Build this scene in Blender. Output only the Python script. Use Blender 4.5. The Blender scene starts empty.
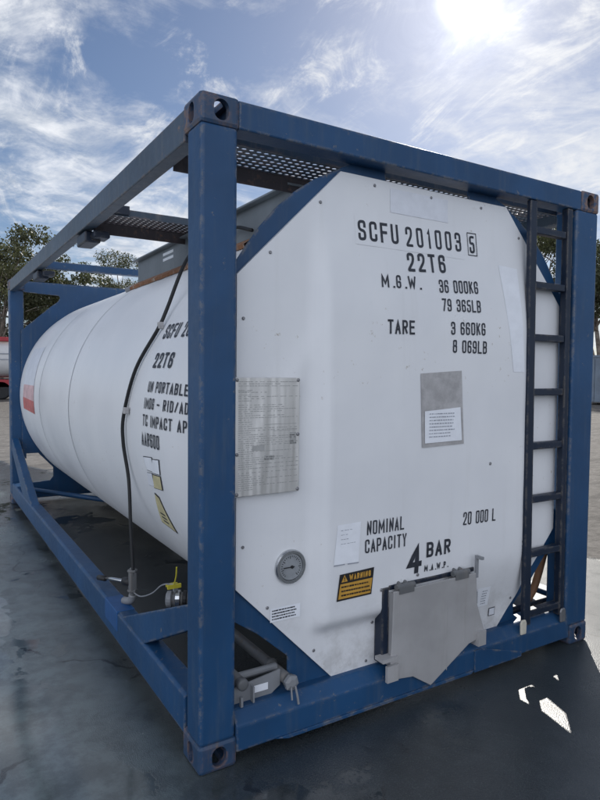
import bpy, bmesh, math, random
from mathutils import Vector, Matrix, noise as mnoise
from math import sin, cos, pi, radians, sqrt, atan2

S = bpy.context.scene
COL = S.collection

# ------------------------------------------------------------------ camera
YAW, PITCH, ROLL, FPX = 0.5522256, -0.0448647, 0.0094021, 617.82
fw = Vector((sin(YAW)*cos(PITCH), cos(YAW)*cos(PITCH), sin(PITCH)))
rt = Vector((cos(YAW), -sin(YAW), 0)); up = rt.cross(fw)
rt2 = rt*cos(ROLL) + up*sin(ROLL); up2 = up*cos(ROLL) - rt*sin(ROLL)
cam = bpy.data.cameras.new('camera'); cam_o = bpy.data.objects.new('camera', cam); COL.objects.link(cam_o)
m = Matrix((rt2, up2, -fw)).transposed().to_4x4(); m.translation = (-0.8873, -2.1523, 1.5586)
cam_o.matrix_world = m
cam.sensor_fit = 'VERTICAL'; cam.sensor_height = 24.0; cam.lens = FPX/800*24.0
cam.clip_start = 0.05; cam.clip_end = 5000
S.camera = cam_o

# ------------------------------------------------------------------ sun and sky
SUN = Vector((0.62576, 0.60149, 0.49662)).normalized()
SUN_EL = math.asin(SUN.z); SUN_AZ = atan2(SUN.x, SUN.y)
sl = bpy.data.lights.new('sun', 'SUN'); sl.energy = 4.2; sl.angle = radians(0.53); sl.color = (1.0, 0.95, 0.88)
so = bpy.data.objects.new('sun', sl); COL.objects.link(so)
so.rotation_euler = (-SUN).to_track_quat('-Z', 'Y').to_euler(); so.location = SUN*60
S.view_settings.view_transform = 'Standard'; S.view_settings.look = 'None'
S.view_settings.exposure = 0.2; S.view_settings.gamma = 1.0; S.view_settings.use_curve_mapping = False
S.render.engine = 'CYCLES'; S.cycles.use_denoising = True
S.cycles.max_bounces = 8; S.cycles.sample_clamp_indirect = 6

wd = bpy.data.worlds.new('World'); S.world = wd; wd.use_nodes = True
NT = wd.node_tree; NT.nodes.clear()

class G:
    """small helper to wire shader nodes"""
    def __init__(s, nt): s.t = nt
    def n(s, typ, ins=None, **kw):
        nd = s.t.nodes.new(typ)
        for k, v in kw.items(): setattr(nd, k, v)
        for k, v in (ins or {}).items():
            if isinstance(v, bpy.types.NodeSocket): s.t.links.new(v, nd.inputs[k])
            else: nd.inputs[k].default_value = v
        return nd
    def math(s, op, a, b=0.0, c=0.0, clamp=False):
        nd = s.n('ShaderNodeMath', {0: a, 1: b, 2: c}, operation=op); nd.use_clamp = clamp
        return nd.outputs[0]
    def ramp(s, v, a, b, lo=0.0, hi=1.0):
        return s.n('ShaderNodeMapRange', {0: v, 1: a, 2: b, 3: lo, 4: hi}, interpolation_type='SMOOTHSTEP').outputs[0]
    def noise(s, vec, scale, detail=4, rough=0.55, dist=0.0):
        return s.n('ShaderNodeTexNoise', {'Vector': vec, 'Scale': scale, 'Detail': detail, 'Roughness': rough, 'Distortion': dist}).outputs[0]
    def mix(s, f, a, b, blend='MIX'):
        nd = s.t.nodes.new('ShaderNodeMix'); nd.data_type = 'RGBA'; nd.blend_type = blend
        for k, v in ((0, f), (6, a), (7, b)):
            if isinstance(v, bpy.types.NodeSocket): s.t.links.new(v, nd.inputs[k])
            else: nd.inputs[k].default_value = v if k == 0 else (tuple(v) + (1,))[:4]
        return nd.outputs[2]
    def map(s, vec, scale=(1, 1, 1), loc=(0, 0, 0), rot=(0, 0, 0)):
        return s.n('ShaderNodeMapping', {'Vector': vec, 'Scale': scale, 'Location': loc, 'Rotation': rot}).outputs[0]

g = G(NT)
sky = g.n('ShaderNodeTexSky', sky_type='NISHITA', sun_disc=False, sun_elevation=SUN_EL, sun_rotation=SUN_AZ,
          air_density=1.0, dust_density=0.3, ozone_density=2.0)
dirv = g.n('ShaderNodeTexCoord').outputs['Generated']
sep = g.n('ShaderNodeSeparateXYZ', {0: dirv})
zc = g.math('ADD', g.math('MAXIMUM', sep.outputs[2], 0.0), 0.16)
px = g.math('DIVIDE', sep.outputs[0], zc); py = g.math('DIVIDE', sep.outputs[1], zc)
cv = g.n('ShaderNodeCombineXYZ', {0: px, 1: py, 2: 0.0}).outputs[0]
big = g.noise(g.map(cv, (1, 1, 1), (3.1, 7.4, 0)), 0.75, 3, 0.5, 0.3)
streak = g.noise(g.map(cv, (1.0, 1.0, 1), (1.3, 2.2, 0.6), (0, 0, 0.5)), 2.2, 9, 0.66, 0.7)
fine = g.noise(g.map(cv, (1, 1, 1), (5.0, 1.0, 2.0)), 6.0, 8, 0.62, 0.5)
sdot = g.n('ShaderNodeVectorMath', {0: dirv, 1: tuple(SUN)}, operation='DOT_PRODUCT').outputs['Value']
back_fill = g.ramp(sdot, 0.15, -0.45)
sdot = g.math('MAXIMUM', sdot, 0.0)
# cover: thinner near the sun, heavier towards the horizon; extra behind camera for fill
cover = g.math('ADD', g.math('MULTIPLY', big, 0.55), g.math('MULTIPLY', streak, 0.85))
cover = g.math('ADD', cover, g.math('ADD', g.math('MULTIPLY', fine, 0.35), 0.17))
cover = g.math('SUBTRACT', cover, g.ramp(sdot, 0.86, 0.98, 0.0, 0.07))
cover = g.math('ADD', cover, g.ramp(sep.outputs[2], 0.05, 0.36, 0.09, 0.0))
cover = g.math('ADD', cover, g.math('MULTIPLY', back_fill, 0.35))
wisp = g.noise(g.map(cv, (1.6, 0.9, 1), (0.4, 3.7, 9.0), (0, 0, -0.6)), 3.2, 9, 0.68, 0.9)
cover = g.math('ADD', cover, g.ramp(wisp, 0.50, 0.80, 0.0, 0.34))
bd = g.n('ShaderNodeVectorMath', {0: dirv, 1: tuple(Vector((0.77, 0.55, 0.32)).normalized())}, operation='DOT_PRODUCT').outputs['Value']
cover = g.math('ADD', cover, g.math('MULTIPLY', g.math('POWER', g.math('MAXIMUM', bd, 0.0), 40.0), 0.15))
cmask = g.ramp(cover, 0.94, 1.30, 0.0, 0.92)
ccol = g.mix(g.ramp(fine, 0.35, 0.7), (3.9, 4.5, 5.5), (8.6, 8.8, 9.2))
ccol = g.mix(g.ramp(sdot, 0.75, 1.0), ccol, (7.5, 7.6, 7.8))
ccol = g.mix(back_fill, ccol, (12.6, 13.4, 15.2))  # unseen bright clouds behind the camera, added to fill the shaded front
base = g.mix(1.0, sky.outputs[0], (0.565, 0.585, 0.645), 'MULTIPLY')
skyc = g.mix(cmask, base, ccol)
# bright aureole round the sun (thin cirrus in front of it)
au = g.math('MULTIPLY', g.math('POWER', sdot, 5000.0), 90.0)
haze_l = g.math('ADD', g.math('MULTIPLY', g.math('POWER', sdot, 500.0), 4.0), g.math('MULTIPLY', g.math('POWER', sdot, 90.0), 1.0))
haze_l = g.math('MULTIPLY', haze_l, g.ramp(wisp, 0.25, 0.75, 0.55, 1.5))
au = g.math('ADD', au, g.math('ADD', haze_l, g.math('MULTIPLY', g.math('POWER', sdot, 14.0), 0.28)))
auc = g.n('ShaderNodeCombineXYZ', {0: au, 1: au, 2: au}).outputs[0]
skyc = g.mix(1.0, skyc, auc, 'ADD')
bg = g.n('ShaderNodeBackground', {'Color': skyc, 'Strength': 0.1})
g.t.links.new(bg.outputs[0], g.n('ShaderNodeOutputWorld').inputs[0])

# ------------------------------------------------------------------ materials
def new_mat(name):
    mt = bpy.data.materials.new(name); mt.use_nodes = True
    t = mt.node_tree; t.nodes.clear(); gg = G(t)
    out = gg.n('ShaderNodeOutputMaterial'); b = gg.n('ShaderNodeBsdfPrincipled')
    t.links.new(b.outputs[0], out.inputs[0])
    return mt, gg, b
def setin(gg, b, **kw):
    names = {'color': 'Base Color', 'rough': 'Roughness', 'metal': 'Metallic', 'normal': 'Normal', 'spec': 'Specular IOR Level'}
    for k, v in kw.items():
        s = b.inputs[names[k]]
        if isinstance(v, bpy.types.NodeSocket): gg.t.links.new(v, s)
        else: s.default_value = v + (1,) if isinstance(v, tuple) else v
def bump(gg, h, strength, dist=0.01):
    return gg.n('ShaderNodeBump', {'Height': h, 'Strength': strength, 'Distance': dist}).outputs[0]

def painted(name, col, wear=(0.16, 0.10, 0.07), edge=True, dirt=(0.10, 0.10, 0.10), dirt_amt=0.35, rough=0.42, wearlo=0.62, dents=0.25):
    mt, gg, b = new_mat(name)
    P = gg.n('ShaderNodeNewGeometry').outputs['Position']
    n1 = gg.noise(P, 2.3, 5, 0.6); n2 = gg.noise(P, 26, 5, 0.7); n3 = gg.noise(gg.map(P, (7, 7, 0.7)), 3.0, 5, 0.65)
    c = gg.mix(gg.ramp(n1, 0.3, 0.75), tuple(x*0.85 for x in col), tuple(min(1, x*1.15) for x in col))
    c = gg.mix(gg.ramp(n3, 0.48, 0.80, 0, dirt_amt), c, dirt)
    chips = gg.ramp(n2, wearlo+0.06, wearlo+0.12)
    chips = gg.math('MULTIPLY', chips, gg.ramp(n1, 0.45, 0.62))
    if edge:
        bv = gg.n('ShaderNodeBevel', {'Radius': 0.018}, samples=4).outputs[0]
        N = gg.n('ShaderNodeNewGeometry').outputs['Normal']
        d = gg.n('ShaderNodeVectorMath', {0: bv, 1: N}, operation='DOT_PRODUCT').outputs['Value']
        e = gg.math('MULTIPLY', gg.ramp(d, 0.995, 0.94), gg.ramp(gg.noise(P, 14, 7, 0.8), 0.47, 0.57))
        chips = gg.math('MAXIMUM', chips, e)
    wc = gg.mix(gg.noise(P, 40, 2), wear, tuple(min(1, x*2.4) for x in wear))
    c = gg.mix(chips, c, wc)
    setin(gg, b, color=c, rough=gg.math('ADD', gg.math('MULTIPLY', n2, 0.25), rough-0.1), spec=0.4,
          normal=bump(gg, gg.math('ADD', gg.math('MULTIPLY', n1, 2.0), gg.math('MULTIPLY', n2, 0.12)), dents, 0.006))
    return mt
M = {}
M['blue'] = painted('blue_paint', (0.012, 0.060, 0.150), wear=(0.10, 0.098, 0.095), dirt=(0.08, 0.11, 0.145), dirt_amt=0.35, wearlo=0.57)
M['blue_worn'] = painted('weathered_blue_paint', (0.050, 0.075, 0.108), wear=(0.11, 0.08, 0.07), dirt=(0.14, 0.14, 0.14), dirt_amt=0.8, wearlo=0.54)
M['blue_dark'] = painted('dark_blue_with_shade', (0.007, 0.016, 0.036), wear=(0.06, 0.055, 0.05), dirt=(0.03, 0.035, 0.045))  # near-black blue; the ladder's backlit shade is put into this colour
M['rust'] = painted('rusty_walkway_steel', (0.070, 0.060, 0.066), wear=(0.12, 0.075, 0.055), dirt=(0.14, 0.115, 0.105), dirt_amt=0.8, edge=False, wearlo=0.5)
M['cast'] = painted('worn_casting', (0.024, 0.060, 0.125), wear=(0.105, 0.070, 0.058), dirt=(0.10, 0.085, 0.08), dirt_amt=0.9, wearlo=0.40, dents=0.6)
M['steel'] = painted('galvanised_steel', (0.24, 0.25, 0.265), wear=(0.20, 0.16, 0.13), dirt=(0.22, 0.21, 0.20), edge=False, rough=0.45)
M['plate'] = painted('stainless_sheet', (0.36, 0.355, 0.355), wear=(0.28, 0.26, 0.24), dirt=(0.30, 0.28, 0.26), edge=False, dirt_amt=0.5, rough=0.45)
M['brown'] = painted('flaking_sealant', (0.24, 0.115, 0.06), wear=(0.3, 0.2, 0.13), dirt=(0.4, 0.36, 0.32), edge=False, dirt_amt=0.9, rough=0.8)
M['rubber'] = painted('black_rubber', (0.012, 0.013, 0.015), wear=(0.05, 0.05, 0.05), edge=False, dirt=(0.06, 0.06, 0.06), rough=0.5)
M['boxgrey'] = painted('grey_painted_steel', (0.20, 0.225, 0.245), wear=(0.18, 0.18, 0.14), dirt=(0.24, 0.25, 0.26), edge=False, rough=0.5)

def white_paint():
    mt, gg, b = new_mat('white_cladding_paint')
    P = gg.n('ShaderNodeNewGeometry').outputs['Position']
    n1 = gg.noise(P, 1.6, 5, 0.6); st = gg.noise(gg.map(P, (9, 9, 0.5)), 2.0, 5, 0.6); n2 = gg.noise(P, 30, 4, 0.7)
    z = gg.n('ShaderNodeSeparateXYZ', {0: P}).outputs[2]
    c = gg.mix(gg.ramp(n1, 0.3, 0.7), (0.71, 0.72, 0.74), (0.765, 0.772, 0.785))
    c = gg.mix(gg.ramp(st, 0.54, 0.80, 0, 0.14), c, (0.52, 0.51, 0.49))
    c = gg.mix(gg.math('MULTIPLY', gg.ramp(n2, 0.64, 0.72), gg.ramp(n1, 0.48, 0.6), clamp=True), c, (0.45, 0.41, 0.36))
    grime = gg.math('MULTIPLY', gg.ramp(z, 0.75, 0.15), gg.ramp(gg.noise(P, 5, 6, 0.7), 0.45, 0.7), clamp=True)
    c = gg.mix(gg.math('MULTIPLY', grime, 0.45), c, (0.30, 0.285, 0.26))
    setin(gg, b, color=c, rough=gg.math('ADD', 0.28, gg.math('MULTIPLY', n1, 0.2)), spec=0.45,
          normal=bump(gg, gg.math('ADD', gg.math('MULTIPLY', gg.noise(P, 1.1, 2, 0.4), 6.0), gg.math('MULTIPLY', n1, 1.0)), 0.35, 0.012))
    return mt
M['white'] = white_paint()

def flat(name, col, rough=0.5, metal=0.0, var=0.12, scale=14, spec=0.4):
    mt, gg, b = new_mat(name)
    P = gg.n('ShaderNodeNewGeometry').outputs['Position']
    n1 = gg.noise(P, scale, 5, 0.65)
    c = gg.mix(gg.ramp(n1, 0.3, 0.7), tuple(x*(1-var) for x in col), tuple(min(1, x*(1+var)) for x in col))
    setin(gg, b, color=c, rough=rough, metal=metal, spec=spec)
    return mt
M['ink'] = flat('dark_lettering', (0.030, 0.034, 0.045), 0.5, var=0.35, scale=30)
M['ink_faint'] = flat('faded_print', (0.30, 0.32, 0.36), 0.6)
M['paper'] = flat('paper_label', (0.80, 0.82, 0.86), 0.45, var=0.04)
M['paper_worn'] = flat('weathered_label', (0.70, 0.72, 0.77), 0.5, var=0.05)
M['grey_label'] = flat('grey_plate', (0.40, 0.39, 0.39), 0.5, var=0.15, scale=20)
M['amber'] = flat('amber_sign', (0.55, 0.30, 0.05), 0.45, var=0.1)
M['yellow'] = flat('yellow_plastic', (0.60, 0.52, 0.05), 0.4)
M['haz_yellow'] = flat('faded_yellow_label', (0.58, 0.52, 0.30), 0.5)
M['black'] = flat('black_print', (0.018, 0.018, 0.02), 0.5)
M['screw'] = flat('dull_screw_head', (0.24, 0.24, 0.25), 0.4, 0.6)
M['chrome'] = flat('bright_steel', (0.55, 0.56, 0.57), 0.25, 1.0)
M['dial'] = flat('dial_face', (0.27, 0.285, 0.30), 0.3)
M['red'] = flat('faded_red', (0.52, 0.14, 0.13), 0.5, var=0.25, scale=9)
M['pink'] = flat('bleached_red', (0.62, 0.42, 0.43), 0.5, var=0.2, scale=9)
M['pale'] = flat('bleached_decal', (0.64, 0.665, 0.72), 0.5, var=0.06, scale=9)
M['cream'] = flat('cream_fitting', (0.62, 0.58, 0.48), 0.5)
M['hosebrown'] = flat('brown_hose', (0.22, 0.11, 0.055), 0.6)
M['bluebright'] = flat('fresh_blue_patch', (0.020, 0.085, 0.235), 0.45)
M['etched'] = flat('etched_print', (0.42, 0.42, 0.41), 0.5, 0.4)
M['pipe'] = painted('stained_pipe_steel', (0.13, 0.135, 0.14), wear=(0.10, 0.07, 0.05), edge=False, dirt=(0.22, 0.20, 0.18), dirt_amt=0.7, rough=0.4, wearlo=0.5)
M['seam'] = flat('seam_sealant', (0.33, 0.34, 0.36), 0.6)

def brushed():
    mt, gg, b = new_mat('stainless_data_plate')
    P = gg.n('ShaderNodeNewGeometry').outputs['Position']
    n = gg.noise(gg.map(P, (3, 3, 60)), 8, 4, 0.7); w = gg.noise(gg.map(P, (9, 1, 1.2)), 1.3, 2, 0.5)
    setin(gg, b, color=gg.mix(n, (0.60, 0.59, 0.57), (0.74, 0.73, 0.71)), metal=0.75, rough=gg.math('ADD', 0.30, gg.math('MULTIPLY', n, 0.15)),
          normal=bump(gg, gg.math('ADD', gg.math('MULTIPLY', w, 3.0), gg.math('MULTIPLY', n, 0.03)), 0.3, 0.02))
    return mt
M['brushed'] = brushed()

def ground_mat():
    mt, gg, b = new_mat('wet_asphalt_and_gravel')
    P = gg.n('ShaderNodeNewGeometry').outputs['Position']
    sp = gg.n('ShaderNodeSeparateXYZ', {0: P})
    n0 = gg.noise(P, 0.35, 4, 0.55); n1 = gg.noise(P, 1.3, 6, 0.62, 0.4); n2 = gg.noise(P, 7, 6, 0.7); n3 = gg.noise(P, 130, 4, 0.75)
    vor = gg.n('ShaderNodeTexVoronoi', {'Vector': P, 'Scale': 240.0}, feature='F1').outputs['Distance']
    # --- asphalt
    a = gg.mix(gg.ramp(n1, 0.3, 0.7), (0.022, 0.029, 0.034), (0.043, 0.053, 0.059))
    a = gg.mix(gg.ramp(gg.math('ADD', sp.outputs[0], gg.math('MULTIPLY', n1, 0.9)), 0.75, -0.15, 0.0, 1.0), a, gg.mix(gg.ramp(n2, 0.3, 0.7), (0.165, 0.205, 0.208), (0.240, 0.280, 0.276)))  # paler towards the left: bright sky reflection put into the base colour
    a = gg.mix(gg.ramp(n3, 0.5, 0.75, 0, 0.55), a, (0.11, 0.115, 0.115))
    a = gg.mix(gg.ramp(n2, 0.60, 0.74, 0, 0.5), a, (0.020, 0.022, 0.023))
    # wetness: a damp film nearly everywhere, standing water in low spots
    wet = gg.math('ADD', gg.math('MULTIPLY', n1, 0.65), gg.math('MULTIPLY', n0, 0.55))
    wet = gg.math('ADD', wet, gg.math('MULTIPLY', n2, 0.12))
    wet = gg.math('ADD', wet, gg.ramp(gg.math('ADD', sp.outputs[0], gg.math('MULTIPLY', sp.outputs[1], 0.12)), 0.15, -0.60, 0.0, 0.21))
    wet = gg.math('SUBTRACT', wet, gg.ramp(sp.outputs[0], 0.6, 2.2, 0.0, 0.22))
    film = gg.ramp(wet, 0.50, 0.72)
    pool = gg.ramp(gg.math('ADD', wet, gg.math('MULTIPLY', gg.math('SUBTRACT', n2, 0.5), 0.10)), 0.705, 0.725)
    a = gg.mix(gg.math('MULTIPLY', gg.math('MULTIPLY', film, gg.ramp(n2, 0.35, 0.6)), 0.6), a, (0.024, 0.030, 0.034))
    rough_a = gg.math('SUBTRACT', gg.math('SUBTRACT', 0.33, gg.math('MULTIPLY', film, 0.19)), gg.math('MULTIPLY', pool, 0.10))
    rough_a = gg.math('ADD', rough_a, gg.ramp(n2, 0.45, 0.75, -0.02, 0.07))
    rough_a = gg.math('MAXIMUM', gg.math('ADD', rough_a, gg.ramp(sp.outputs[0], 1.9, 2.9, 0.0, 0.22)), 0.035)
    speck = gg.ramp(gg.noise(P, 210, 2, 0.8), 0.60, 0.70)
    a = gg.mix(gg.math('MULTIPLY', speck, 0.5), a, (0.20, 0.20, 0.19))
    crack = gg.n('ShaderNodeTexVoronoi', {'Vector': gg.n('ShaderNodeVectorMath', {0: P, 1: gg.n('ShaderNodeVectorMath', {0: gg.n('ShaderNodeTexNoise', {'Vector': P, 'Scale': 2.2, 'Detail': 5.0}).outputs['Color'], 3: 0.5}, operation='SCALE').outputs[0]}, operation='ADD').outputs[0], 'Scale': 0.55}, feature='DISTANCE_TO_EDGE').outputs['Distance']
    ck = gg.math('MULTIPLY', gg.ramp(crack, 0.007, 0.002), gg.ramp(n1, 0.48, 0.56))
    a = gg.mix(gg.math('MULTIPLY', ck, 0.75), a, (0.014, 0.015, 0.016))
    # --- gravel yard beyond the apron
    gr = gg.mix(gg.ramp(n2, 0.3, 0.7), (0.075, 0.068, 0.060), (0.17, 0.155, 0.14))
    gr = gg.mix(gg.ramp(gg.noise(gg.map(P, (0.5, 2.2, 1), rot=(0, 0, 0.5)), 1.2, 6, 0.7), 0.5, 0.62, 0, 0.8), gr, (0.045, 0.040, 0.036))
    gr = gg.mix(gg.ramp(n3, 0.5, 0.7, 0, 0.5), gr, (0.30, 0.285, 0.26))
    edge = gg.math('ADD', gg.math('ADD', sp.outputs[0], gg.math('MULTIPLY', sp.outputs[1], 0.45)), gg.math('MULTIPLY', n1, 1.4))
    k = gg.ramp(edge, 5.0, 5.25)
    c = gg.mix(k, a, gr)
    r = gg.n('ShaderNodeMix', {0: k, 2: rough_a, 3: 0.85}).outputs[0]
    h = gg.math('ADD', gg.math('MULTIPLY', n3, 0.6), gg.math('MULTIPLY', vor, 0.7))
    h = gg.math('MULTIPLY', h, gg.math('SUBTRACT', 1.0, gg.math('MULTIPLY', pool, 0.93)))
    h = gg.math('ADD', h, gg.math('MULTIPLY', n2, gg.n('ShaderNodeMix', {0: k, 2: 0.06, 3: 45.0}).outputs[0]))
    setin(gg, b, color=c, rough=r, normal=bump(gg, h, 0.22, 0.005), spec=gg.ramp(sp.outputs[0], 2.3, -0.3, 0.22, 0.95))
    return mt
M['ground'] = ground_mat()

def leaf_mat(name, col, var):
    mt, gg, b = new_mat(name)
    oi = gg.n('ShaderNodeNewGeometry')
    r = oi.outputs['Random Per Island']
    c = gg.mix(r, tuple(x*(1-var) for x in col), tuple(x*(1+var) for x in col))
    setin(gg, b, color=c, rough=0.5, spec=0.3)
    tr = gg.n('ShaderNodeBsdfTranslucent', {'Color': gg.mix(0.5, c, (0.08, 0.09, 0.02))})
    mx = gg.n('ShaderNodeMixShader', {0: 0.38, 1: b.outputs[0], 2: tr.outputs[0]})
    out = [n for n in gg.t.nodes if n.type == 'OUTPUT_MATERIAL'][0]
    gg.t.links.new(mx.outputs[0], out.inputs[0])
    return mt
M['leaf'] = leaf_mat('olive_leaves', (0.092, 0.098, 0.055), 0.55)
M['leaf2'] = leaf_mat('grey_green_leaves', (0.10, 0.10, 0.066), 0.55)
M['leaf3'] = leaf_mat('dark_leaves', (0.075, 0.085, 0.050), 0.55)
M['bark'] = flat('pale_bark', (0.20, 0.17, 0.145), 0.85, var=0.45, scale=3)

# ------------------------------------------------------------------ mesh helpers
class MB:
    def __init__(s): s.v = []; s.f = []
    def add(s, vs, fs):
        o = len(s.v); s.v += [tuple(v) for v in vs]; s.f += [tuple(i+o for i in f) for f in fs]; return s
    def box(s, a, b):
        (x0, y0, z0), (x1, y1, z1) = a, b
        return s.add([(x0, y0, z0), (x1, y0, z0), (x1, y1, z0), (x0, y1, z0), (x0, y0, z1), (x1, y0, z1), (x1, y1, z1), (x0, y1, z1)],
              [(0, 3, 2, 1), (4, 5, 6, 7), (0, 1, 5, 4), (1, 2, 6, 5), (2, 3, 7, 6), (3, 0, 4, 7)])
    def prism(s, pts, vec):
        """polygon of 3-D points extruded along vec"""
        n = len(pts); P = [Vector(p) for p in pts]; V = Vector(vec)
        fs = [tuple(range(n))[::-1], tuple(range(n, 2*n))] + [(i, (i+1) % n, n+(i+1) % n, n+i) for i in range(n)]
        return s.add(P + [p+V for p in P], fs)
    def tube(s, path, r, seg=10, cap=True):
        P = [Vector(p) for p in path]; n = len(P); R = r if isinstance(r, (list, tuple)) else [r]*n
        ref = None; vs = []
        for i in range(n):
            t = (P[min(i+1, n-1)] - P[max(i-1, 0)]).normalized()
            if ref is None: ref = t.orthogonal().normalized()
            ref = (ref - t*ref.dot(t)).normalized(); b2 = t.cross(ref)
            for k in range(seg):
                a = 2*pi*k/seg; vs.append(P[i] + (ref*cos(a) + b2*sin(a))*R[i])
        fs = [(i*seg+k, i*seg+(k+1) % seg, (i+1)*seg+(k+1) % seg, (i+1)*seg+k) for i in range(n-1) for k in range(seg)]
        if cap: fs += [tuple(range(seg))[::-1], tuple(range((n-1)*seg, n*seg))]
        return s.add(vs, fs)
    def lathe(s, o, axis, prof, seg=28):
        """prof: list of (distance along axis, radius)"""
        A = Vector(axis).normalized(); O = Vector(o); u = A.orthogonal().normalized(); w = A.cross(u); n = len(prof)
        vs = [O + A*d + (u*cos(2*pi*k/seg) + w*sin(2*pi*k/seg))*max(r, 1e-4) for d, r in prof for k in range(seg)]
        fs = [(i*seg+k, i*seg+(k+1) % seg, (i+1)*seg+(k+1) % seg, (i+1)*seg+k) for i in range(n-1) for k in range(seg)]
        return s.add(vs, fs + [tuple(range(seg))[::-1], tuple(range((n-1)*seg, n*seg))])

def build(name, mb, mat, parent=None, bevel=0.0, smooth=False, seg=2):
    me = bpy.data.meshes.new(name); me.from_pydata(mb.v, [], mb.f)
    bm = bmesh.new(); bm.from_mesh(me); bmesh.ops.recalc_face_normals(bm, faces=bm.faces); bm.to_mesh(me); bm.free()
    o = bpy.data.objects.new(name, me); COL.objects.link(o); me.materials.append(M[mat] if isinstance(mat, str) else mat)
    if bevel:
        md = o.modifiers.new('bevel', 'BEVEL'); md.width = bevel; md.segments = seg; md.limit_method = 'ANGLE'; md.angle_limit = radians(35)
    if smooth: me.shade_smooth() if hasattr(me, 'shade_smooth') else [setattr(p, 'use_smooth', True) for p in me.polygons]
    if smooth or bevel:
        for p in me.polygons: p.use_smooth = True
        if bevel:
            for p in me.polygons: p.use_smooth = False
    if parent: o.parent = parent
    return o
def thing(name, loc, label, cat, group=None):
    o = bpy.data.objects.new(name, None); COL.objects.link(o); o.location = loc; o.empty_display_size = 0.2
    o['label'] = label; o['category'] = cat
    if group: o['group'] = group
    return o
def catmull(pts, k=6):
    P = [Vector(p) for p in pts]; P = [P[0]*2-P[1]] + P + [P[-1]*2-P[-2]]; out = []
    for i in range(1, len(P)-2):
        for j in range(k):
            t = j/k; a, b, c, d = P[i-1:i+3]
            out.append(0.5*((2*b) + (c-a)*t + (2*a-5*b+4*c-d)*t*t + (3*b-a-3*c+d)*t**3))
    return out + [P[-2]]

# ------------------------------------------------------------------ stencil lettering (condensed sans strokes)
R_ = 'r'
GL = {
 'A': [[(0, 0), (.5, 1), (1, 0)], [(.2, .3), (.8, .3)]], 'B': [[(0, 0), (0, 1), (1, 1), (1, .52), (.1, .52)], [(.1, .52), (1, .52), (1, 0), (0, 0)]],
 'C': [[(1, .72), (1, 1), (0, 1), (0, 0), (1, 0), (1, .28)]], 'D': [[(0, 0), (0, 1), (1, 1), (1, 0), (0, 0)]],
 'E': [[(1, 1), (0, 1), (0, 0), (1, 0)], [(0, .52), (.85, .52)]], 'F': [[(1, 1), (0, 1), (0, 0)], [(0, .52), (.85, .52)]],
 'G': [[(1, .72), (1, 1), (0, 1), (0, 0), (1, 0), (1, .48), (.55, .48)]], 'I': [[(.5, 0), (.5, 1)]],
 'K': [[(0, 0), (0, 1)], [(1, 1), (.08, .42)], [(.35, .58), (1, 0)]], 'L': [[(0, 1), (0, 0), (1, 0)]],
 'M': [[(0, 0), (0, 1), (.5, .25), (1, 1), (1, 0)]], 'N': [[(0, 0), (0, 1), (1, 0), (1, 1)]], 'O': [[(.5, 1), (0, 1), (0, 0), (1, 0), (1, 1), (.5, 1)]],
 'P': [[(0, 0), (0, 1), (1, 1), (1, .45), (0, .45)]], 'R': [[(0, 0), (0, 1), (1, 1), (1, .5), (0, .5)], [(.45, .5), (1, 0)]],
 'S': [[(1, .75), (1, 1), (0, 1), (0, .53), (1, .47), (1, 0), (0, 0), (0, .25)]], 'T': [[(0, 1), (1, 1)], [(.5, 1), (.5, 0)]],
 'U': [[(0, 1), (0, 0), (1, 0), (1, 1)]], 'W': [[(0, 1), (.22, 0), (.5, .8), (.78, 0), (1, 1)]], 'X': [[(0, 0), (1, 1)], [(0, 1), (1, 0)]],
 'V': [[(0, 1), (.5, 0), (1, 1)]], 'H': [[(0, 0), (0, 1)], [(1, 0), (1, 1)], [(0, .5), (1, .5)]],
 'Y': [[(0, 1), (.5, .45), (1, 1)], [(.5, .5), (.5, 0)]], '.': [[(.4, 0), (.6, 0)]], '-': [[(0, .48), (1, .48)]], '/': [[(0, 0), (1, 1)]],
 '0': [[(.5, 1), (0, 1), (0, 0), (1, 0), (1, 1), (.5, 1)]], '1': [[(.15, .78), (.6, 1), (.6, 0)]],
 '2': [[(0, .7), (0, 1), (1, 1), (1, .58), (0, .05), (0, 0), (1, 0)]], '3': [[(0, .75), (0, 1), (1, 1), (1, .53), (.35, .53)], [(.35, .53), (1, .53), (1, 0), (0, 0), (0, .25)]],
 '4': [[(.72, 0), (.72, 1), (0, .28), (1, .28)]], '5': [[(.95, 1), (.05, 1), (.05, .55), (1, .6), (1, 0), (0, 0), (0, .25)]],
 '6': [[(1, .78), (1, 1), (0, 1), (0, 0), (1, 0), (1, .55), (0, .55)]], '7': [[(0, 1), (1, 1), (.35, 0)]],
 '8': [[(.5, 1), (.05, 1), (.05, .54), (.95, .54), (.95, 1), (.5, 1)], [(.5, .54), (0, .54), (0, 0), (1, 0), (1, .54), (.5, .54)]],
 '9': [[(0, .22), (0, 0), (1, 0), (1, 1), (0, 1), (0, .45), (1, .45)]],
}
SHARP = set('AEFKLMNTWXVHYI1147-/.')
def rounded(pts, r, xmin=-9):
    x00 = min(p[0] for p in pts)
    if len(pts) < 3: return pts
    out = [pts[0]]
    for a, b, c in zip(pts, pts[1:], pts[2:]):
        a, b, c = Vector(a), Vector(b), Vector(c)
        if b.x - x00 < xmin: out.append(tuple(b)); continue
        d1 = (a-b).length; d2 = (c-b).length; q = min(r, d1*0.48, d2*0.48)
        p1 = b + (a-b).normalized()*q; p2 = b + (c-b).normalized()*q
        for t in (0, .25, .5, .75, 1):
            out.append(tuple(p1*(1-t)**2 + b*2*t*(1-t) + p2*t*t))
    return out + [pts[-1]]
CW = {'.': 0.55, 'M': 1.3, 'W': 1.4, 'I': 0.62, '1': 0.8}
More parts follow.
